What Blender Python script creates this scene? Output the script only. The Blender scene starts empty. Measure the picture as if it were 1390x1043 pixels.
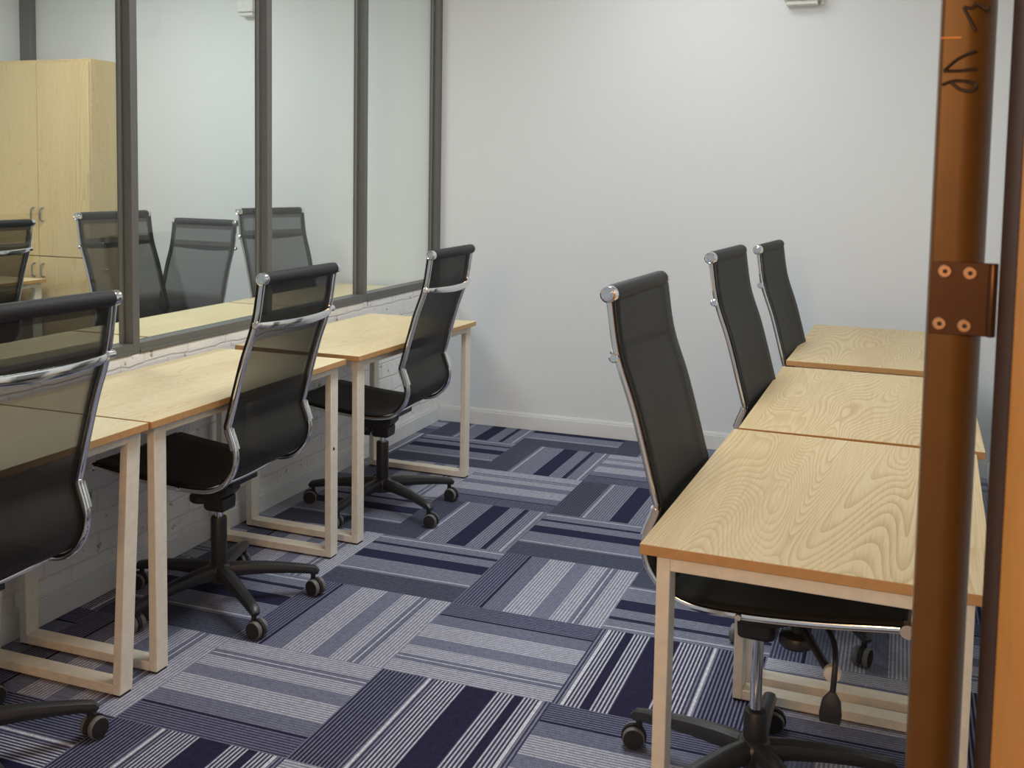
import bpy, bmesh, math, random
from mathutils import Vector, Matrix
PI = math.pi
random.seed(4)
scn = bpy.context.scene
COL = scn.collection

# ------------------------------------------------------------------ materials
def nt(name):
    m = bpy.data.materials.new(name); m.use_nodes = True
    t = m.node_tree
    return m, t, t.nodes['Principled BSDF'], t.nodes['Material Output']
def L(t, a, b): t.links.new(a, b)
def inp(b, **k):
    for n, v in k.items():
        n = n.replace('_', ' ')
        if n in b.inputs: b.inputs[n].default_value = v
def c4(c): return (c[0], c[1], c[2], 1)
def s2l(r, g, b):
    f = lambda v: (v/255/12.92) if v/255 <= .04045 else ((v/255+.055)/1.055)**2.4
    return (f(r), f(g), f(b), 1)
def ramp(t, stops, interp='LINEAR'):
    n = t.nodes.new('ShaderNodeValToRGB'); cr = n.color_ramp; cr.interpolation = interp
    cr.elements[0].position = stops[0][0]; cr.elements[0].color = stops[0][1]
    cr.elements[1].position = stops[-1][0]; cr.elements[1].color = stops[-1][1]
    for p, c in stops[1:-1]:
        e = cr.elements.new(p); e.color = c
    return n
def noise(t, vec, scale, detail=3, rough=.5, dist=0):
    n = t.nodes.new('ShaderNodeTexNoise')
    n.inputs['Scale'].default_value = scale; n.inputs['Detail'].default_value = detail
    n.inputs['Roughness'].default_value = rough; n.inputs['Distortion'].default_value = dist
    if vec is not None: L(t, vec, n.inputs['Vector'])
    return n
def coord(t, out='Object', scale=None, loc=None):
    n = t.nodes.new('ShaderNodeTexCoord'); o = n.outputs[out]
    if scale or loc:
        mp = t.nodes.new('ShaderNodeMapping')
        if scale: mp.inputs['Scale'].default_value = scale
        if loc: mp.inputs['Location'].default_value = loc
        L(t, o, mp.inputs['Vector']); o = mp.outputs[0]
    return o
def bump(t, b, h, strength, dist=.01):
    n = t.nodes.new('ShaderNodeBump'); n.inputs['Strength'].default_value = strength
    n.inputs['Distance'].default_value = dist
    L(t, h, n.inputs['Height']); L(t, n.outputs[0], b.inputs['Normal'])
def mixc(t, fac, a, b, mode='MIX'):
    n = t.nodes.new('ShaderNodeMix'); n.data_type = 'RGBA'; n.blend_type = mode
    for s, v in ((n.inputs[0], fac), (n.inputs[6], a), (n.inputs[7], b)):
        if hasattr(v, 'links'): L(t, v, s)
        else: s.default_value = v
    return n.outputs[2]
def math_n(t, op, a, b=None):
    n = t.nodes.new('ShaderNodeMath'); n.operation = op
    for s, v in ((n.inputs[0], a), (n.inputs[1], b)):
        if v is None: continue
        if hasattr(v, 'links'): L(t, v, s)
        else: s.default_value = v
    return n.outputs[0]

def flat(name, col, rough=.5, metal=0, bumpscale=None, bstr=.1, spec=.5, var=.05):
    m, t, b, o = nt(name)
    inp(b, Base_Color=c4(col), Roughness=rough, Metallic=metal, Specular_IOR_Level=spec)
    v = coord(t)
    n = noise(t, v, bumpscale or 60, 3)
    r = ramp(t, [(.3, c4([c*(1-1.3*var) for c in col[:3]])), (.7, c4([min(1, c*(1+var)) for c in col[:3]]))])
    L(t, n.outputs[0], r.inputs[0]); L(t, r.outputs[0], b.inputs['Base Color'])
    if bumpscale: bump(t, b, n.outputs[0], bstr)
    return m

M = {}
M['wall'] = flat('wall_paint', (.765, .79, .805), .75, spec=.25, var=.006)
M['ceiling'] = flat('ceiling_paint', (.8, .8, .79), .9)
M['baseboard'] = flat('baseboard_paint', (.80, .81, .80), .45, var=.01)
M['frame'] = flat('charcoal_powder_coat', (.13, .13, .125), .42, .1)
M['bead'] = flat('grey_glazing_bead', (.22, .215, .205), .45, .1)
M['leg'] = flat('cream_powder_coat', (.82, .765, .64), .38, 0, 40, .03)
M['blackplastic'] = flat('black_plastic', (.02, .02, .022), .42, 0, 200, .05)
M['armplastic'] = flat('charcoal_nylon', (.028, .029, .031), .36, 0, 200, .06)
M['rubber'] = flat('black_rubber', (.015, .015, .016), .7)
M['wheelrim'] = flat('grey_worn_tread', (.16, .155, .15), .5)
M['pad'] = flat('black_padded_fabric', (.013, .013, .014), .62, 0, 300, .2)
M['whiteknob'] = flat('ivory_plastic', (.72, .68, .6), .4)
M['boxplastic'] = flat('white_plastic', (.75, .76, .73), .45)
M['marker'] = flat('dark_marker_ink', (.02, .01, .006), .6)
M['brass'] = flat('copper_screw', (.72, .42, .22), .28, .9)
M['hinge'] = flat('bronze_hinge_metal', (.085, .036, .013), .36, .5)
M['postbrown'] = flat('brown_lacquered_metal', (.145, .072, .017), .38, .2, 25, .02)
M['shadebrown'] = flat('shaded_door_brown', (.05, .017, .008), .55, .1)  # shade of the hinge reveal, put into the colour
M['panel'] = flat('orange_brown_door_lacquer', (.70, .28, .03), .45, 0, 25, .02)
M['hallfloor'] = flat('grey_hall_floor', (.3, .28, .26), .6)
M['adjfloor'] = flat('grey_office_carpet', (.16, .165, .2), .95, 0, 250, .3)
m, t, b, o = nt('chrome'); inp(b, Base_Color=(.82, .82, .83, 1), Metallic=1, Roughness=.09)
n = noise(t, coord(t), 30, 2); r = ramp(t, [(0, (.07,)*3+(1,)), (1, (.13,)*3+(1,))]); L(t, n.outputs[0], r.inputs[0]); L(t, r.outputs[0], b.inputs['Roughness'])
M['chrome'] = m

# painted rough brick
def brick_mat():
    m, t, b, o = nt('white_painted_brick')
    tc = t.nodes.new('ShaderNodeTexCoord'); sx = t.nodes.new('ShaderNodeSeparateXYZ'); L(t, tc.outputs['Object'], sx.inputs[0])
    cb = t.nodes.new('ShaderNodeCombineXYZ'); L(t, sx.outputs['Y'], cb.inputs['X']); L(t, sx.outputs['Z'], cb.inputs['Y'])
    n0 = noise(t, cb.outputs[0], 9, 3)
    wob = mixc(t, .03, cb.outputs[0], n0.outputs['Color'])
    br = t.nodes.new('ShaderNodeTexBrick'); L(t, wob, br.inputs['Vector'])
    br.inputs['Scale'].default_value = 1; br.inputs['Brick Width'].default_value = .23; br.inputs['Row Height'].default_value = .072
    br.inputs['Mortar Size'].default_value = .005; br.inputs['Mortar Smooth'].default_value = .6
    br.inputs['Color1'].default_value = (.88, .87, .85, 1); br.inputs['Color2'].default_value = (.85, .84, .82, 1); br.inputs['Mortar'].default_value = (.78, .76, .73, 1)
    pit = noise(t, cb.outputs[0], 22, 5, .65)
    pr = ramp(t, [(.36, (1, 1, 1, 1)), (.30, (1, 1, 1, 1)), (.42, (0, 0, 0, 1))]) if False else ramp(t, [(.33, (1, 1, 1, 1)), (.385, (0, 0, 0, 1))])
    L(t, pit.outputs[0], pr.inputs[0])
    colr = mixc(t, pr.outputs[0], br.outputs['Color'], (.34, .29, .25, 1))
    L(t, colr, b.inputs['Base Color']); inp(b, Roughness=.8, Specular_IOR_Level=.2)
    h = math_n(t, 'ADD', math_n(t, 'MULTIPLY', br.outputs['Fac'], -1.0), math_n(t, 'MULTIPLY', pit.outputs[0], 1.3))
    bump(t, b, h, .5, .006)
    return m
M['brick'] = brick_mat()

# oak laminate; grain runs along local Y (or Z)
def oak(name, axis='Y', tint=(1, 1, 1), seed=0, contrast=1.0):
    m, t, b, o = nt(name)
    long_, wide = 1.1, 8.5
    sc = {'Y': (wide, long_, wide), 'Z': (wide, wide, long_)}[axis]
    tc = t.nodes.new('ShaderNodeTexCoord'); oi = t.nodes.new('ShaderNodeObjectInfo')
    va = t.nodes.new('ShaderNodeVectorMath'); va.operation = 'ADD'
    mul = math_n(t, 'MULTIPLY', oi.outputs['Random'], 7.0)
    cb = t.nodes.new('ShaderNodeCombineXYZ')
    for k in 'XYZ': L(t, mul, cb.inputs[k])
    L(t, tc.outputs['Object'], va.inputs[0]); L(t, cb.outputs[0], va.inputs[1])
    mp = t.nodes.new('ShaderNodeMapping'); mp.inputs['Scale'].default_value = sc; mp.inputs['Location'].default_value = (seed, seed*1.7, seed*.6)
    L(t, va.outputs[0], mp.inputs['Vector'])
    n1 = noise(t, mp.outputs[0], .50, 1.5, .35, .5)
    rings = math_n(t, 'FRACT', math_n(t, 'MULTIPLY', n1.outputs[0], 76.0))
    line = math_n(t, 'POWER', rings, 2.4)                      # slow rise, sharp late-wood line
    mp2 = t.nodes.new('ShaderNodeMapping'); mp2.inputs['Scale'].default_value = {'Y': (260, 7, 260), 'Z': (260, 260, 7)}[axis]
    L(t, va.outputs[0], mp2.inputs['Vector'])
    n2 = noise(t, mp2.outputs[0], 1.0, 3, .6)
    n3 = noise(t, mp.outputs[0], .30, 2)
    n4 = noise(t, mp.outputs[0], .9, 2)
    amt = math_n(t, 'MULTIPLY', math_n(t, 'ADD', n4.outputs[0], -.1), .62*contrast)
    v = math_n(t, 'SUBTRACT', 1.0, math_n(t, 'MULTIPLY', line, amt))
    v = math_n(t, 'ADD', v, math_n(t, 'MULTIPLY', math_n(t, 'SUBTRACT', n2.outputs[0], .5), .46))
    v = math_n(t, 'ADD', v, math_n(t, 'MULTIPLY', math_n(t, 'SUBTRACT', n3.outputs[0], .5), .5))
    a = [(.47, .315, .155), (.665, .485, .275), (.77, .60, .375)]
    a = [tuple(x*y for x, y in zip(c, tint))+(1,) for c in a]
    r = ramp(t, [(.45, a[0]), (.85, a[1]), (1.0, a[2])]); L(t, v, r.inputs[0])
    L(t, r.outputs[0], b.inputs['Base Color']); inp(b, Roughness=.42, Specular_IOR_Level=.35)
    bump(t, b, v, .12, .002)
    return m
M['oak'] = oak('light_oak_laminate', tint=(1.08, 1.17, 1.18), contrast=.5)
M['oakright'] = oak('light_oak_laminate_strong_grain', tint=(.83, .845, .78), seed=3.3, contrast=1.05)
M['oakdoor'] = oak('oak_wardrobe_laminate', 'Z', (.90, .89, .76), 5.1, .7)
M['edge'] = flat('warm_oak_edge_band', (.56, .31, .12), .4, 0, 60, .03)

# carpet tiles: u runs across the stripes from the dense end, the two ramps give ridge and groove colours
def carpet(name, zones):
    m, t, b, o = nt(name)
    uv = t.nodes.new('ShaderNodeUVMap'); uv.uv_map = 'UVMap'
    sx = t.nodes.new('ShaderNodeSeparateXYZ'); L(t, uv.outputs[0], sx.inputs[0])
    u = sx.outputs['X']
    ra = ramp(t, [(z[0], z[1]) for z in zones] + [(1.0, zones[-1][1])], 'CONSTANT'); L(t, u, ra.inputs[0])
    rb = ramp(t, [(z[0], z[2]) for z in zones] + [(1.0, zones[-1][2])], 'CONSTANT'); L(t, u, rb.inputs[0])
    fr = math_n(t, 'FRACT', math_n(t, 'MULTIPLY', u, 46.0))
    sq = math_n(t, 'GREATER_THAN', fr, .47)
    c = mixc(t, sq, ra.outputs[0], rb.outputs[0])
    ob = coord(t)
    n = noise(t, ob, 260, 2, .7)
    rr = ramp(t, [(.3, (.62, .62, .62, 1)), (.7, (1.32, 1.32, 1.32, 1))]); L(t, n.outputs[0], rr.inputs[0])
    nb = noise(t, ob, 60, 2); rr2 = ramp(t, [(.3, (.86, .86, .86, 1)), (.7, (1.12, 1.12, 1.12, 1))]); L(t, nb.outputs[0], rr2.inputs[0])
    c = mixc(t, 1, c, rr.outputs[0], 'MULTIPLY'); c = mixc(t, 1, c, rr2.outputs[0], 'MULTIPLY')
    L(t, c, b.inputs['Base Color']); inp(b, Roughness=.95, Specular_IOR_Level=.08)
    h = math_n(t, 'ADD', n.outputs[0], math_n(t, 'MULTIPLY', fr, .5))
    bump(t, b, h, .35, .004)
    return m
NV = s2l(43, 42, 66); NV2 = s2l(62, 62, 88); LT = s2l(186, 188, 200); LT2 = s2l(132, 135, 152); MD = s2l(120, 124, 144); MD2 = s2l(100, 103, 124)
WH = s2l(206, 208, 218); DL = s2l(114, 117, 138)
M['carpet_light'] = carpet('carpet_tile_light_stripes', [
    (0, DL, NV2), (.185, NV, NV), (.205, MD2, MD), (.345, LT, LT2), (.535, MD, DL), (.655, LT, LT2), (.775, MD, MD2),
    (.802, LT, WH), (.816, MD, MD2), (.85, LT, LT2)])
M['carpet_dark'] = carpet('carpet_tile_navy_blocks', [
    (0, DL, NV), (.255, LT2, NV2), (.290, WH, WH), (.305, LT2, NV2), (.345, LT, NV2), (.515, NV, NV), (.685, LT, NV2), (.79, NV, NV),
    (.845, LT, NV2), (.93, WH, WH), (.95, LT2, NV2)])
SM = s2l(140, 144, 160); SM2 = s2l(98, 102, 121); DM = s2l(90, 95, 112); DM2 = s2l(61, 65, 82); W2_ = s2l(172, 176, 192); NM = s2l(45, 46, 72)
M['carpet_mid'] = carpet('carpet_tile_blue_grey_blocks', [
    (0, DM, DM2), (.265, SM, SM2), (.290, W2_, W2_), (.305, SM, SM2), (.515, NM, NM), (.665, SM, SM2), (.79, NM, NM),
    (.835, SM, SM2), (.935, W2_, W2_), (.955, SM, SM2)])

# mesh fabric: an open weave, denser when seen edge-on, with hemmed bands (uv: x across, y metres down from the top)
def weave(name, seat=False):
    m, t, b, o = nt(name)
    inp(b, Base_Color=(.018, .018, .017, 1), Roughness=.6, Specular_IOR_Level=.3)
    uv = t.nodes.new('ShaderNodeUVMap'); uv.uv_map = 'UVMap'
    sx = t.nodes.new('ShaderNodeSeparateXYZ'); L(t, uv.outputs[0], sx.inputs[0])
    ob = coord(t); n = noise(t, ob, 420, 2)
    r = ramp(t, [(.3, (.016, .016, .015, 1)), (.7, (.034, .034, .031, 1))]); L(t, n.outputs[0], r.inputs[0]); L(t, r.outputs[0], b.inputs['Base Color'])
    bump(t, b, n.outputs[0], .15, .002)
    lw = t.nodes.new('ShaderNodeLayerWeight'); lw.inputs[0].default_value = .5
    k = (lambda v: (v, v, v, 1))
    op = ramp(t, [(0, k(.46)), (.45, k(.545)), (.72, k(.89)), (.9, k(1))]) if not seat else ramp(t, [(0, k(.75)), (.5, k(.9)), (.8, k(1))])
    L(t, lw.outputs['Facing'], op.inputs[0])
    au = math_n(t, 'ABSOLUTE', math_n(t, 'SUBTRACT', sx.outputs['X'], .5))
    side = math_n(t, 'GREATER_THAN', au, .445)
    def band(a, bb): return math_n(t, 'MULTIPLY', math_n(t, 'GREATER_THAN', sx.outputs['Y'], a), math_n(t, 'LESS_THAN', sx.outputs['Y'], bb))
    dk = side
    if not seat:
        for a, bb in ((-1, .035), (.10, .14)): dk = math_n(t, 'MAXIMUM', dk, band(a, bb))
    low = t.nodes.new('ShaderNodeMapRange'); L(t, sx.outputs['Y'], low.inputs[0])
    for q, v in zip((1, 2, 3, 4), (.30, .42, 0.0, .8)): low.inputs[q].default_value = v
    op2 = math_n(t, 'MAXIMUM', math_n(t, 'MAXIMUM', op.outputs[0], math_n(t, 'MULTIPLY', dk, .72)), low.outputs[0])
    tr = t.nodes.new('ShaderNodeBsdfTransparent'); mx = t.nodes.new('ShaderNodeMixShader')
    L(t, op2, mx.inputs[0]); L(t, tr.outputs[0], mx.inputs[1]); L(t, b.outputs[0], mx.inputs[2]); L(t, mx.outputs[0], o.inputs['Surface'])
    return m
M['mesh'] = weave('black_mesh_fabric'); M['seatmesh'] = weave('black_seat_mesh', True)

# thin clear glass
m, t, b, o = nt('clear_partition_glass'); t.nodes.remove(b)
lw = t.nodes.new('ShaderNodeLayerWeight'); lw.inputs[0].default_value = .5
fac = math_n(t, 'ADD', math_n(t, 'MULTIPLY', math_n(t, 'POWER', lw.outputs['Facing'], 5.0), .9), .05)
tr = t.nodes.new('ShaderNodeBsdfTransparent'); tr.inputs[0].default_value = (.965, .985, .97, 1)
gl = t.nodes.new('ShaderNodeBsdfGlossy'); gl.inputs['Roughness'].default_value = 0.0
mx = t.nodes.new('ShaderNodeMixShader'); L(t, fac, mx.inputs[0]); L(t, tr.outputs[0], mx.inputs[1]); L(t, gl.outputs[0], mx.inputs[2]); L(t, mx.outputs[0], o.inputs['Surface'])
M['glass'] = m

# ------------------------------------------------------------------ mesh helpers
class MB:
    def __init__(s): s.v = []; s.f = []; s.mi = []; s.uv = None
    def box(s, x0, x1, y0, y1, z0, z1, mi=0, shear=None):
        n = len(s.v)
        P = [(x, y, z) for z in (z0, z1) for y in (y0, y1) for x in (x0, x1)]
        if shear: P = [(x, y+shear(z), z) for x, y, z in P]
        s.v += P
        for q in ((0, 2, 3, 1), (4, 5, 7, 6), (0, 1, 5, 4), (2, 6, 7, 3), (0, 4, 6, 2), (1, 3, 7, 5)):
            s.f.append([n+i for i in q]); s.mi.append(mi)
        return s
    def rings(s, rings, cap=True, mi=0, closed=True):
        n = len(s.v); k = len(rings[0])
        for r in rings: s.v += [tuple(p) for p in r]
        for a in range(len(rings)-1):
            for i in range(k if closed else k-1):
                j = (i+1) % k
                s.f.append([n+a*k+i, n+a*k+j, n+(a+1)*k+j, n+(a+1)*k+i]); s.mi.append(mi)
        if cap:
            s.f.append([n+i for i in range(k)][::-1]); s.mi.append(mi)
            e = n+(len(rings)-1)*k; s.f.append([e+i for i in range(k)]); s.mi.append(mi)
        return s
    def lathe(s, prof, axis='Z', c=(0, 0, 0), seg=24, mi=0):
        R = []
        for r, h in prof:
            ring = []
            for i in range(seg):
                a = 2*PI*i/seg; u, v = r*math.cos(a), r*math.sin(a)
                p = {'Z': (u, v, h), 'Y': (v, h, u), 'X': (h, u, v)}[axis]
                ring.append((p[0]+c[0], p[1]+c[1], p[2]+c[2]))
            R.append(ring)
        return s.rings(R, True, mi)
    def tube(s, pts, r, seg=10, mi=0):
        pts = [Vector(p) for p in pts]; R = []; up = None
        rr = r if hasattr(r, '__len__') else [r]*len(pts)
        for i, p in enumerate(pts):
            d = (pts[min(i+1, len(pts)-1)]-pts[max(i-1, 0)]).normalized()
            if up is None: up = d.orthogonal().normalized()
            up = (up-d*up.dot(d)).normalized(); w = d.cross(up)
            R.append([p+(up*math.cos(2*PI*k/seg)+w*math.sin(2*PI*k/seg))*rr[i] for k in range(seg)])
        return s.rings(R, True, mi)
    def strip(s, pts, half, thick, lat=Vector((0, 1, 0)), rnd=.3, mi=0):
        """rounded-rectangle bar swept along pts; half: half size along lat; thick: half size along the normal (numbers or lists)"""
        pts = [Vector(p) for p in pts]; R = []
        H = half if hasattr(half, '__len__') else [half]*len(pts); T = thick if hasattr(thick, '__len__') else [thick]*len(pts)
        for i, p in enumerate(pts):
            d = (pts[min(i+1, len(pts)-1)]-pts[max(i-1, 0)]).normalized()
            l = (lat-d*lat.dot(d)).normalized(); nn = d.cross(l)
            h, th = H[i], T[i]; b = min(h, th)*rnd*2
            sec = []
            for sx, sy, order in ((1, 1, 0), (-1, 1, 1), (-1, -1, 0), (1, -1, 1)):
                a = [(sx*h, sy*(th-b)), (sx*(h-b*.3), sy*(th-b*.3)), (sx*(h-b), sy*th)]
                if order: a = a[::-1]
                sec += a
            R.append([p+l*u+nn*v for u, v in sec])
        return s.rings(R, True, mi)
    def build(s, name, mats, parent=None, smooth=True, bevel=0, loc=None):
        me = bpy.data.meshes.new(name); me.from_pydata([tuple(p) for p in s.v], [], s.f)
        bm = bmesh.new(); bm.from_mesh(me); bmesh.ops.recalc_face_normals(bm, faces=bm.faces)
        bm.to_mesh(me); bm.free()
        if not isinstance(mats, (list, tuple)): mats = [mats]
        for m_ in mats: me.materials.append(M[m_] if isinstance(m_, str) else m_)
        for pl, k in zip(me.polygons, s.mi): pl.material_index = k
        if smooth:
            me.polygons.foreach_set('use_smooth', [True]*len(me.polygons))
            me.set_sharp_from_angle(angle=math.radians(38))
        me.update()
        ob = bpy.data.objects.new(name, me); COL.objects.link(ob)
        if parent: ob.parent = parent
        if loc: ob.location = loc
        if bevel:
            bv = ob.modifiers.new('edge', 'BEVEL'); bv.width = bevel; bv.segments = 2; bv.limit_method = 'ANGLE'
        return ob

def empty(name, loc=(0, 0, 0), rz=0):
    o = bpy.data.objects.new(name, None); COL.objects.link(o); o.location = loc; o.rotation_euler = (0, 0, rz); o.empty_display_size = .1
    return o
def tag(o, label=None, cat=None, group=None, kind=None):
    if label: o['label'] = label
    if cat: o['category'] = cat
    if group: o['group'] = group
    if kind: o['kind'] = kind
    return o
def copy_tree(o, parent=None):
    c = o.copy(); COL.objects.link(c)
    if parent: c.parent = parent
    for ch in list(o.children): copy_tree(ch, c)
    return c
def crom(pts, n=6):
    P = [Vector(p) for p in pts]; P = [P[0]*2-P[1]]+P+[P[-1]*2-P[-2]]; out = []
    for i in range(1, len(P)-2):
        for k in range(n):
            u = k/n; a, b, c, d = P[i-1:i+3]
            out.append(.5*((2*b)+(c-a)*u+(2*a-5*b+4*c-d)*u*u+(3*b-a-3*c+d)*u**3))
    out.append(P[-2]); return out

# ------------------------------------------------------------------ the room
XL, YB, XR, ZC = -1.087, 2.82, 1.74, 2.75       # glass partition, back wall, right wall, ceiling
XF = -4.03                                       # far side of the neighbouring office
# carpet-tile floor: quarter-turned 0.5 m tiles; (design, side of the dense stripes)
TILES = {(0, 0): 'Lb', (0, 1): 'Ll', (-1, 0): 'Ll', (-1, 1): 'Mf', (0, -1): 'Dl', (1, 0): 'Dr', (-1, -1): 'Lf', (-2, -1): 'Ll', (-1, -2): 'Dl',
         (1, 1): 'Mb', (0, 2): 'Mf', (-1, 2): 'Ml', (0, 3): 'Ml', (-1, 3): 'Lf', (-1, 4): 'Ml', (0, 4): 'Lf', (1, -1): 'Lb', (-2, 2): 'Mf',
         (-2, 1): 'Ll', (-2, 4): 'Mf', (-2, 5): 'Ml', (-1, 5): 'Mf', (-2, 3): 'Ll', (1, 2): 'Ml', (1, 3): 'Lf', (0, 5): 'Ml', (1, 4): 'Ml', (-2, 0): 'Mf'}
def build_floor():
    me = bpy.data.meshes.new('floor'); bm = bmesh.new(); uvl = bm.loops.layers.uv.new('UVMap')
    x0, x1, y0, y1 = XL-.05, XR+.05, -1.42, YB+.05
    for i in range(-3, 4):
        for j in range(-3, 6):
            a, c, e, g = i*.5, i*.5+.5, j*.5, j*.5+.5
            A, Cc, E_, G = max(a, x0), min(c, x1), max(e, y0), min(g, y1)
            if A >= Cc or E_ >= G: continue
            d = TILES.get((i, j))
            if d is None:
                rnd = random.Random(i*31+j*7)
                d = rnd.choice('LD')+(rnd.choice('fb') if (i+j) % 2 == 0 else 'l')
            vs = [bm.verts.new((x, y, 0)) for x, y in ((A, E_), (Cc, E_), (Cc, G), (A, G))]
            lo = [bm.verts.new((v.co.x, v.co.y, -.02)) for v in vs]
            f = bm.faces.new(vs); f.material_index = 'LDM'.index(d[0])
            for l in f.loops:
                fx, fy = (l.vert.co.x-a)/.5, (l.vert.co.y-e)/.5
                u, v = {'l': (fx, fy), 'r': (1-fx, fy), 'f': (fy, fx), 'b': (1-fy, fx)}[d[1]]
                l[uvl].uv = (u*.998+.001, v)
            bm.faces.new(lo[::-1])
    bm.to_mesh(me); bm.free(); me.materials.append(M['carpet_light']); me.materials.append(M['carpet_dark']); me.materials.append(M['carpet_mid'])
    o = bpy.data.objects.new('floor', me); COL.objects.link(o); return tag(o, kind='structure')
build_floor()
def struct(name, mb, mat, **k): return tag(mb.build(name, mat, **k), kind='structure')
struct('floor', MB().box(XF-.1, XL-.05, -1.42, YB+.05, -.06, 0), 'adjfloor')
struct('floor', MB().box(-1.4, 2.3, -3.6, -1.42, -.06, 0), 'hallfloor')
struct('wall_back', MB().box(XF-.1, XR+.1, YB, YB+.12, -.05, ZC+.05), 'wall')
struct('wall_right', MB().box(XR, XR+.1, -1.40, YB, -.05, ZC+.05), 'wall')
struct('wall_far_left', MB().box(XF-.1, XF, -1.42, YB, -.05, ZC+.05), 'wall')
struct('wall_front', MB().box(1.46, XR, -1.44, -1.36, -.05, ZC+.05), 'wall')
struct('ceiling', MB().box(XF-.1, XR+.1, -1.42, YB+.12, ZC, ZC+.1), 'ceiling')
SILL = .765
struct('wall_left', MB().box(XL-.10, XL, -1.40, YB, -.05, SILL), 'brick', bevel=.006)
def skirting(name, x0, y0, x1, y1, nx, ny, h=.089):
    b = MB()
    for z0, z1, d in ((0, h-.016, .013), (h-.016, h-.006, .009), (h-.006, h, .005)):
        b.box(min(x0, x0+nx*d), max(x1, x1+nx*d), min(y0, y0+ny*d), max(y1, y1+ny*d), z0, z1)
    return struct(name, b, 'baseboard', bevel=.0015)
skirting('baseboard_left', XL, -1.40, XL, YB, 1, 0)
skirting('baseboard_back', XL+.013, YB, XR, YB, 0, -1)
skirting('baseboard_right', XR, -1.36, XR, YB-.013, -1, 0)

# glazed partition: one window per bay, each with its far mullion
MU = [-1.36, -.51, .317, 1.129, 1.955, YB]       # far faces of the mullions
for k in range(5):
    ya, yb = MU[k], MU[k+1]
    w = tag(empty('window_%d' % (k+1), (XL, ya, SILL)), kind='structure')
    H, Ln = ZC-SILL, yb-ya
    MB().box(-.058, .002, Ln-.035, Ln, 0.0, H).build('mullion', 'frame', w, bevel=.002)
    MB().box(-.042, -.034, Ln-.047, Ln-.035, .036, H-.036).box(-.042, -.034, 0, .012, .036, H-.036).build('glazing_bead', 'bead', w, bevel=.001)
    MB().box(-.058, .002, 0, Ln-.035, 0, .036).box(-.03, .006, 0, Ln-.035, 0, .012).build('bottom_rail', 'frame', w, bevel=.002)
    MB().box(-.058, .002, 0, Ln-.035, H-.036, H).build('top_rail', 'frame', w, bevel=.002)
    MB().box(-.033, -.027, .001, Ln-.036, .034, H-.034).build('glass_pane', 'glass', w, smooth=False)
struct('trim_1', MB().box(XF, XF+.09, YB-.05, YB, 0, ZC), 'frame', bevel=.003)

# door post with rebate, hinge side; the door stands open towards the hall
post = struct('trim_2', MB().rings([[(x, y, z) for x, y in [(1.343, -1.330), (1.343, -1.397), (1.346, -1.400)]+[(1.366+.031*math.sin(a), -1.366-.034*math.cos(a)) for a in [PI/2*q/10 for q in range(11)]]+[(1.397, -1.330)]] for z in (0, ZC)]), 'postbrown')
def ink(name, P, z0):
    b = MB()
    for pl in P: b.tube(crom([(1.343+x, -1.4008, z0+z) for x, z in pl], 5), .0017, 6)
    return b.build(name, 'marker', post)
# strokes read off the photo: (metres right of the post edge, metres from z0)
ink('marker_scribble', [[(.020, .000), (.028, -.001), (.032, .003), (.041, -.003), (.043, .001)], [(.020, .000), (.025, -.010), (.032, -.024)]], 1.572)
ink('marker_scribble', [[(.004, .000), (.017, .012), (.034, .020)], [(.004, .000), (.020, .000), (.035, .002)],
                        [(.003, -.014), (.016, -.010), (.034, -.013), (.031, -.020), (.021, -.019), (.012, -.012)]], 1.508)
MB().box(1.3432, 1.362, -1.4010, -1.3995, 1.541, 1.5425).build('joint_highlight', 'panel', post)  # joint line, its highlight put in as a lighter colour
door = tag(empty('door_1', (1.4085, -1.404, 0)), kind='structure')
MB().box(0, .045, -.165, 0, .01, 2.1).build('shaded_leaf_strip', 'shadebrown', door, bevel=.003)  # leaf strip next to the hinge, its shade painted on as dark brown
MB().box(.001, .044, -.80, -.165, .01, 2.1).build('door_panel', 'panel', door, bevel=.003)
hg = MB().box(1.3445-1.4085, -.0005, .0025, .0045, 1.236, 1.312).box(1.372-1.4085, -.0005, .0045, .013, 1.24, 1.308).build('hinge', 'hinge', door, bevel=.0008)
MB().lathe([(.0035, 1.236), (.0045, 1.238), (.0045, 1.31), (.0035, 1.312)], c=(-.0055, .0015, 0), seg=14).build('hinge_knuckle', 'hinge', hg)
for px_, pz in ((1.3575, 1.302), (1.3815, 1.301), (1.3545, 1.247), (1.3785, 1.246)):
    s = MB().lathe([(.0068, .0027), (.0068, .0016), (.0058, .0008), (.003, .0008)], 'Y', (px_-1.4085, 0, pz), 20)
    s.lathe([(.0026, .0010), (.0026, .0006), (.0004, .0006)], 'Y', (px_-1.4085, 0, pz), 6, 1)
    s.build('hinge_screw', ['brass', 'marker'], hg)

# boxes on the back wall
def wall_box(x0, x1, z, label):
    o = tag(empty('wall_box', (x0, YB, z)), label, 'wall box', 'white boxes high on the back wall')
    w = x1-x0
    MB().box(0, w, -.075, 0, .02, .16).build('cover', 'boxplastic', o, bevel=.006)
    MB().box(.012, w-.012, -.06, 0, 0, .02).build('base_tray', 'boxplastic', o, bevel=.003)
    MB().box(w, w+.012, -.03, 0, .0, .12).build('side_clip', 'boxplastic', o, bevel=.003)
wall_box(.73, .90, 2.219, 'small white wall box on the bare back wall above the right row of desks')
wall_box(-2.37, -2.255, 2.282, 'small white wall box seen through the glass partition')

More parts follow.
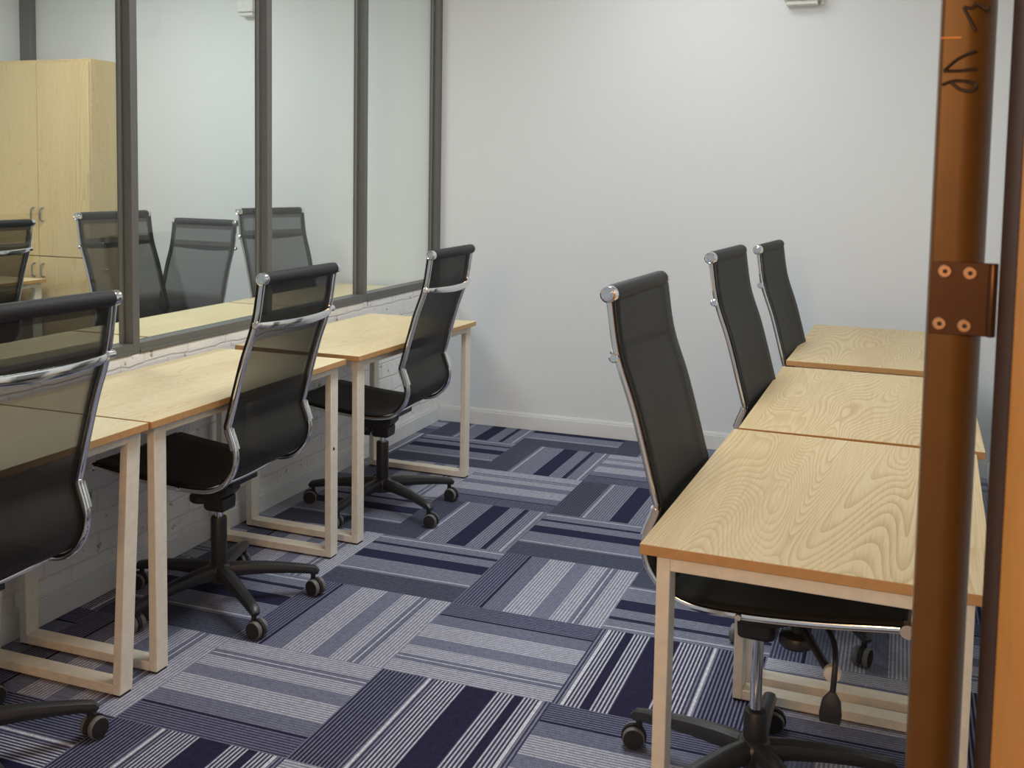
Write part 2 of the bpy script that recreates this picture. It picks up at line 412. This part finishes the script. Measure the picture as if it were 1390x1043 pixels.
# ------------------------------------------------------------------ desks
DT, TT, LX, LY = .72, .02, .025, .05
def desk(name, x0, x1, y0, y1, label, group, wood='oak', rz=0, lean=0.0, top=DT, inset=.025, flip=1, hole=False, ends=(.012, .012)):
    cx, cy = (x0+x1)/2, (y0+y1)/2
    r = tag(empty(name, (cx, cy, 0), rz), label, 'desk', group)
    hx, hy = (x1-x0)/2, (y1-y0)/2
    zt = top-TT; FB = .006
    tb = MB(); tb.box(-hx, hx, -hy, hy, zt, top)
    tb.mi = [1, 0, 1, 1, 1, 1]
    tb.build('tabletop', [wood, 'edge'], r, bevel=.0015)
    lx = hx-inset; yl, yh = -hy+ends[0], hy-ends[1]
    sh = (lambda sgn: (lambda z: lean*(z/zt-1)))
    for sy in (-1, 1):
        ya, yb = (yl, yl+LY) if sy < 0 else (yh-LY, yh)
        for sx in (-1, 1):
            xa, xb = (-lx, -lx+LX) if sx < 0 else (lx-LX, lx)
            lg = MB().box(xa, xb, ya, yb, FB, zt, shear=sh(sy)).build('leg', 'leg', r, bevel=.002)
            MB().box(xa+.002, xb-.002, ya+.004-lean, yb-.004-lean, 0, FB+.001).build('foot_pad', 'rubber', lg)
            if hole and sx*flip > 0 and sy > 0:
                MB().lathe([(.006, -.002), (.006, .001)], 'X', (xb, ya+.02, .40), 12).build('bolt_cap', 'rubber', lg)
        MB().box(-lx+LX, lx-LX, ya, yb, FB, FB+.026, shear=sh(sy)).build('floor_bar', 'leg', r, bevel=.002)
        MB().box(-lx+LX, lx-LX, ya, yb, zt-.028, zt, shear=sh(sy)).build('end_rail', 'leg', r, bevel=.002)
    for sx in (-1, 1):
        xa, xb = (-lx, -lx+LX) if sx < 0 else (lx-LX, lx)
        MB().box(xa, xb, yl+LY, yh-LY, zt-.028, zt).build('side_rail', 'leg', r, bevel=.002)
    return r
GL = 'oak desks along the glass partition'; GR = 'oak desks in the right row'; GO = 'oak desks beyond the glass partition'
desk('office_desk', -1.065, -.530, -1.385, -.327, 'oak topped desk with leaning cream legs, nearest in the left row', GL, lean=.045, ends=(.012, .0))
desk('office_desk', -1.065, -.528, -.318, .742, 'oak topped desk in the middle of the left row, against the painted brick', GL, hole=True, ends=(.042, .012))
desk('office_desk', -1.042, -.494, .820, 1.868, 'oak topped desk farthest in the left row, standing near the back wall', GL, rz=math.radians(-2), ends=(.035, .002))
desk('office_desk', .900, 1.495, -.722, .258, 'oak topped desk nearest in the right row, its front corner in full view', GR, 'oakright', rz=math.radians(-1.5), inset=.03)
desk('office_desk', .928, 1.535, .283, 1.295, 'oak topped desk in the middle of the right row', GR, 'oakright', rz=math.radians(-.6), inset=.03)
desk('office_desk', .942, 1.55, 1.425, 2.478, 'oak topped desk farthest in the right row, set a little apart near the back wall', GR, 'oakright', rz=math.radians(-1.2), inset=.03)
for y0, y1, lab in ((-.32, .70, 'oak desk behind the glass seen through the nearest chair back on the left'), (.72, 1.74, 'oak desk right behind the glass below the two crossing chair backs'), (1.76, 2.78, 'oak desk behind the glass ending at the back wall')):
    desk('office_desk', -1.735, -1.20, y0, y1, lab, GO, top=.745)
desk('office_desk', -4.00, -3.44, 1.30, 2.35, 'oak desk in front of the tall wardrobe beyond the glass', GO)

# wardrobe in the neighbouring office
wd = tag(empty('wardrobe', (-3.54, 2.60, 0)), 'tall light oak wardrobe with four doors standing beyond the glass partition', 'wardrobe')
W2 = .39
MB().box(-W2, W2, -.18, .21, 0, 2.02).build('body', 'oakdoor', wd, bevel=.002)
for sx in (-1, 1):
    for z0, z1, hz in ((.06, .846, .765), (.852, 2.0, 1.10)):
        xa, xb = (-W2+.002, -.002) if sx < 0 else (.002, W2-.002)
        d = MB().box(xa, xb, -.2, -.18, z0, z1).build('door', 'oakdoor', wd, bevel=.0015)
        hx = sx*.035
        MB().tube(crom([(hx, -.2, hz+.04), (hx, -.222, hz+.032), (hx, -.226, hz), (hx, -.222, hz-.032), (hx, -.2, hz-.04)], 5), .005, 8).build('handle', 'bead', d)

# ------------------------------------------------------------------ chairs (local +X is the sitting direction, hub at the origin)
HW = .21
PROF = [(-.300, 1.075), (-.279, .95), (-.238, .83), (-.192, .665), (-.185, .632), (-.199, .592), (-.209, .55), (-.198, .502), (-.158, .455), (-.10, .434),
        (0, .432), (.14, .442), (.27, .458), (.318, .464)]
def catm(P, n): return [(v.x, v.z) for v in crom([(a, 0, b) for a, b in P], n)]
FULL = catm(PROF, 6)
SPLIT = 6*8
def sheet(name, pts, mat, parent, off, flare=0.0):
    me = bpy.data.meshes.new(name); bm = bmesh.new(); uvl = bm.loops.layers.uv.new('UVMap'); NL = 10
    arc = [0]
    for a, b in zip(pts, pts[1:]): arc.append(arc[-1]+math.hypot(b[0]-a[0], b[1]-a[1]))
    grids = []
    for s in (0, 1):
        g = []
        for i, (x, z) in enumerate(pts):
            a, b = pts[max(i-1, 0)], pts[min(i+1, len(pts)-1)]
            dx, dz = b[0]-a[0], b[1]-a[1]; l = math.hypot(dx, dz); nx, nz = -dz/l, dx/l      # towards the sitter
            row = []
            for k in range(NL+1):
                u = k/NL; sag = -.010*(1-(2*u-1)**2)*min(1, 4*i/len(pts), 4*(len(pts)-1-i)/len(pts)+.2)
                d = off+sag+(-.003 if s else 0)
                row.append((bm.verts.new((x+nx*d, (2*u-1)*(HW+.0085), z+nz*d)), u, arc[i]))
            g.append(row)
        grids.append(g)
    def quad(q, flip=False):
        q = q[::-1] if flip else q
        f = bm.faces.new([e[0] for e in q]); f.smooth = True
        for l, e in zip(f.loops, q): l[uvl].uv = (e[1], e[2])
    n = len(pts)
    for s in (0, 1):
        g = grids[s]
        for i in range(n-1):
            for k in range(NL): quad([g[i][k], g[i+1][k], g[i+1][k+1], g[i][k+1]], s == 1)
    A, B = grids
    for i in range(n-1):
        quad([A[i][0], B[i][0], B[i+1][0], A[i+1][0]]); quad([A[i][NL], A[i+1][NL], B[i+1][NL], B[i][NL]])
    for k in range(NL):
        quad([A[0][k], A[0][k+1], B[0][k+1], B[0][k]]); quad([A[n-1][k], B[n-1][k], B[n-1][k+1], A[n-1][k+1]])
    bmesh.ops.recalc_face_normals(bm, faces=bm.faces)
    bm.to_mesh(me); bm.free(); me.materials.append(M[mat])
    o = bpy.data.objects.new(name, me); COL.objects.link(o); o.parent = parent; return o

def make_chair():
    r = empty('office_chair')
    up = []
    def U(o): up.append(o); return o
    U(sheet('backrest', FULL[:SPLIT+1], 'mesh', r, .0135))
    U(sheet('seat', FULL[SPLIT:], 'seatmesh', r, .0135))
    for s in (-1, 1):
        b = MB().strip([(x, s*HW, z) for x, z in FULL], .0095, .0078, rnd=.45)
        rail = U(b.build('side_rail', 'chrome', r))
        MB().strip([(x, s*HW, z) for x, z in FULL[24:34]], .0125, .0115, rnd=.25).build('rail_sleeve', 'chrome', rail)
        MB().lathe([(.008, s*(HW+.017)), (.011, s*(HW+.014)), (.011, s*(HW-.012)), (.008, s*(HW-.014))], 'Y', (-.283, 0, .945), 14).build('rail_bracket', 'chrome', rail)
        MB().lathe([(.006, s*(HW+.014)), (.0075, s*(HW+.012)), (.0075, s*(HW-.010))], 'Y', (-.005, 0, .432), 12).build('rail_bolt', 'chrome', rail)
    tb = U(MB().lathe([(.012, -HW+.004), (.018, -HW+.008), (.0195, -HW+.02), (.0195, HW-.02), (.018, HW-.008), (.012, HW-.004)], 'Y', (-.300, 0, 1.078), 18).build('top_bar', 'pad', r))
    for s in (-1, 1):
        MB().lathe([(.004, s*(HW+.0125)), (.008, s*(HW+.0125)), (.009, s*(HW+.0105)), (.012, s*(HW+.0105)), (.014, s*(HW+.0125)), (.0175, s*(HW+.011)), (.0185, s*(HW+.006)), (.0185, s*(HW-.008))], 'Y', (-.300, 0, 1.078), 20).build('end_cap', 'chrome', tb)
    fb = U(MB().lathe([(.008, -HW+.004), (.0125, -HW+.008), (.0125, HW-.008), (.008, HW-.004)], 'Y', (.318, 0, .463), 14).build('front_bar', 'chrome', r))
    for s in (-1, 1):
        MB().lathe([(.006, s*(HW+.012)), (.014, s*(HW+.012)), (.016, s*(HW+.008)), (.016, s*(HW-.008))], 'Y', (.318, 0, .463), 16).build('end_cap', 'chrome', fb)
    # crossbar behind the back: two flat spoons meeting a slimmer middle
    pts = crom([(-.287, -HW+.004, .945), (-.306, -HW+.05, .942), (-.318, -.07, .938), (-.321, 0, .937), (-.318, .07, .938), (-.306, HW-.05, .942), (-.287, HW-.004, .945)], 6)
    n = len(pts); hh = [.0085+.0055*math.sin(PI*min(i, n-1-i)/(n-1)) for i in range(n)]
    U(MB().strip(pts, hh, .005, lat=Vector((0, 0, 1)), rnd=.45).build('crossbar', 'chrome', r))
    # under the seat
    for x in (-.085, .135):
        U(MB().strip(crom([(x, -HW+.006, .437), (x, -.12, .428), (x, 0, .424), (x, .12, .428), (x, HW-.006, .437)], 5), .014, .005, lat=Vector((1, 0, 0))).build('seat_stretcher', 'chrome', r))
    mech = MB().box(-.10, .165, -.07, .07, .405, .421)
    R = []
    for x, w, z0 in ((-.055, .040, .372), (-.03, .044, .345), (.04, .044, .345), (.10, .038, .365), (.15, .03, .392)):
        R.append([(x, -w, z0), (x, w, z0), (x, w, .408), (x, -w, .408)])
    mech.rings(R)
    mech.rings([[(x*k_, y*k_, z) for x, y in ((-.04, -.034), (.03, -.034), (.04, -.024), (.04, .024), (.03, .034), (-.04, .034))] for z, k_ in ((.305, .8), (.312, 1), (.350, 1.05))])
    mo = U(mech.build('tilt_mechanism', 'blackplastic', r, bevel=.003))
    MB().lathe([(.012, .40), (.012, .343), (.035, .337), (.038, .331), (.038, .318), (.032, .312)], c=(.088, -.03, 0), seg=22).build('tension_knob', 'blackplastic', mo)
    MB().tube(crom([(.10, -.045, .365), (.13, -.10, .352), (.16, -.155, .340), (.175, -.178, .338)], 5), [.009]*16, 8).build('tilt_lever', 'blackplastic', mo)
    MB().lathe([(.007, -.197), (.016, -.195), (.0185, -.186), (.016, -.175), (.007, -.173)], 'Y', (.180, 0, .338), 16).build('lever_knob', 'whiteknob', mo)
    MB().tube(crom([(.14, -.06, .40), (.175, -.14, .385), (.185, -.19, .36), (.183, -.20, .30)], 5), .006, 8).strip([(.183, -.20, .305), (.182, -.203, .29), (.181, -.206, .262), (.181, -.207, .245)], [.007, .018, .022, .02], [.005, .006, .006, .004], lat=Vector((1, 0, 0))).build('height_paddle', 'blackplastic', mo)
    # lift and base
    MB().lathe([(.0135, .17), (.0135, .40)], seg=18).build('gas_piston', 'chrome', r)
    MB().lathe([(.024, .0), (.0255, .004), (.0255, .208), (.0235, .212), (.016, .213)], seg=22).build('gas_cylinder', 'blackplastic', r, loc=(0, 0, .072))
    MB().lathe([(.030, .074), (.043, .078), (.047, .098), (.043, .120), (.034, .130), (.028, .134)], seg=25).build('base_hub', 'armplastic', r)
    for k in range(5):
        a = 2*PI*k/5; ca, sa = math.cos(a), math.sin(a)
        path = [(ca*q, sa*q, z) for q, z in ((.030, .106), (.08, .108), (.15, .104), (.22, .096), (.275, .088), (.305, .082), (.316, .074))]
        arm = MB().strip(path, [.026, .024, .0215, .0195, .018, .017, .012], [.026, .023, .020, .017, .015, .014, .009], lat=Vector((-sa, ca, 0)), rnd=.42).build('base_arm', 'armplastic', r)
        tw = a+[.5, -.9, 1.2, .2, -1.5][k]
        ax = Vector((math.cos(tw), math.sin(tw), 0)); bx = Vector((-ax.y, ax.x, 0))
        c0 = Vector((ca*.300, sa*.300, 0)); wc = c0+ax*.012
        def whl(mb, s0, s1, rad, mi):
            Rr = []
            for rr, d in ((rad*.55, s0), (rad*.93, s0), (rad, s0+(s1-s0)*.2), (rad, s0+(s1-s0)*.8), (rad*.93, s1), (rad*.55, s1)):
                Rr.append([wc+bx*d+ax*(rr*math.cos(q*2*PI/20))+Vector((0, 0, .0275+rr*math.sin(q*2*PI/20))) for q in range(20)])
            mb.rings(Rr, True, mi)
        cs = MB(); whl(cs, .006, .022, .0275, 1); whl(cs, -.022, -.006, .0275, 1); whl(cs, .0215, .0235, .0245, 0); whl(cs, -.0235, -.0215, .0245, 0)
        hood = []
        for d in (-.0055, .0055):
            hood.append([wc+bx*d+ax*(.031*math.cos(q))+Vector((0, 0, .0275+.031*math.sin(q))) for q in [PI*(-.1+1.2*e/10) for e in range(11)]])
        cs.rings(hood, True, 0)
        cs.tube([tuple(c0+Vector((0, 0, .045))), tuple(c0+Vector((0, 0, .084)))], .008, 10, 0)
        cs.build('caster', ['rubber', 'wheelrim'], arm)
    return r, [o.name for o in up]
proto, _ = make_chair()
UP = {'backrest', 'seat', 'side_rail', 'top_bar', 'front_bar', 'crossbar', 'seat_stretcher', 'tilt_mechanism'}
used = False
def chair(x, y, deg, dz, base_deg, label, group, cyl=.212):
    global used
    o = proto if not used else copy_tree(proto)
    used = True
    o.location = (x, y, 0); o.rotation_euler = (0, 0, math.radians(deg)); tag(o, label, 'chair', group)
    for c in o.children:
        nm = c.name.split('.')[0]
        if nm in UP: c.location.z = dz
        elif nm == 'gas_cylinder': c.scale.z = cyl/.212
        elif nm in ('base_arm',): c.rotation_euler.z = math.radians(base_deg-deg)
        elif nm == 'gas_piston': c.location.z = dz*.5
    return o
G1 = 'mesh chairs at the desks along the glass partition'; G2 = 'mesh chairs at the right row of desks'; G3 = 'mesh chairs beyond the glass partition'
chair(-.69, .205, 180.5, .002, -35, 'black mesh office chair with chrome rails at the middle desk of the left row', G1)
chair(-.65, 1.275, 181, 0, -26, 'black mesh office chair with chrome rails at the farthest left desk, beside the back wall', G1)
chair(-.678, -.838, 176.5, .018, 50, 'large black mesh office chair cut by the left picture edge, nearest in the left row', G1)
chair(1.05, -.218, -3, .064, 162, 'black mesh office chair tucked under the nearest right desk, long chrome piston showing', G2, .125)
chair(1.093, .812, -4.5, .07, -128, 'black mesh chair back rising behind the middle desk of the right row', G2, .13)
chair(1.122, 1.70, -5, .040, 215, 'farthest black mesh chair of the right row, its back rising left of the farthest desk', G2, .14)
chair(-1.83, 1.38, -6, .09, 12, 'mesh chair behind the glass, its back partly hidden by the first thick mullion', G3, .15)
chair(-2.25, 1.94, -95, .022, 40, 'mesh chair behind the glass turned to face the doorway, between its two neighbours', G3)
chair(-1.62, 2.29, -19, .087, 30, 'mesh chair behind the glass showing on both sides of the second mullion', G3, .15)
chair(-3.06, 1.345, 176.5, .03, 10, 'mesh chair with chrome crossbar in front of the oak wardrobe beyond the glass', G3)

# ------------------------------------------------------------------ light
def area(name, loc, size, power, col, target=None):
    l = bpy.data.lights.new(name, 'AREA'); l.shape = 'RECTANGLE'; l.size, l.size_y = size; l.energy = power; l.color = col
    o = bpy.data.objects.new(name, l); COL.objects.link(o); o.location = loc
    if target: o.rotation_euler = (Vector(target)-Vector(loc)).to_track_quat('-Z', 'Y').to_euler()
    return o
area('ceiling_panel_light', (.35, .45, 2.72), (.6, 1.2), 42, (.945, .985, 1))
area('ceiling_panel_light', (.35, 2.0, 2.72), (.6, .6), 9, (.955, .985, 1))
area('ceiling_panel_light', (-2.6, 1.2, 2.72), (.6, 1.2), 47, (.95, .99, .985))
area('unseen_hall_light', (.85, -3.25, 1.8), (.5, .4), 30, (1, .54, .22), (.2, 0, .7))  # unseen warm hall light, set low to reach the brick under the desks
w = bpy.data.worlds.new('World'); scn.world = w; w.use_nodes = True
bg = w.node_tree.nodes['Background']; bg.inputs[0].default_value = (.90, .96, 1, 1); bg.inputs[1].default_value = .42

# ------------------------------------------------------------------ camera
FPX, PX, PY = 1448.573, 668.817, 346.767
Rm = [[0.932671, 0.360393, 0.015542], [0.042623, -0.067315, -0.996821], [-0.358201, 0.930368, -0.078144]]
cd = bpy.data.cameras.new('Camera'); cam = bpy.data.objects.new('Camera', cd); COL.objects.link(cam)
cd.sensor_fit = 'HORIZONTAL'; cd.sensor_width = 36; cd.lens = FPX*36/1390
cd.shift_x = (695-PX)/1390; cd.shift_y = (PY-521.5)/1390
mx = Matrix.Identity(4)
for i in range(3): mx[i][0] = Rm[0][i]; mx[i][1] = -Rm[1][i]; mx[i][2] = -Rm[2][i]
mx.translation = (1.3157, -2.6011, 1.3977)
cam.matrix_world = mx
cd.clip_start = .05
cd.dof.use_dof = True; cd.dof.focus_distance = 3.3; cd.dof.aperture_fstop = 11
scn.camera = cam
vs = scn.view_settings
vs.view_transform = 'Standard'; vs.look = 'None'; vs.gamma = 1; vs.use_curve_mapping = False; vs.exposure = -0.22
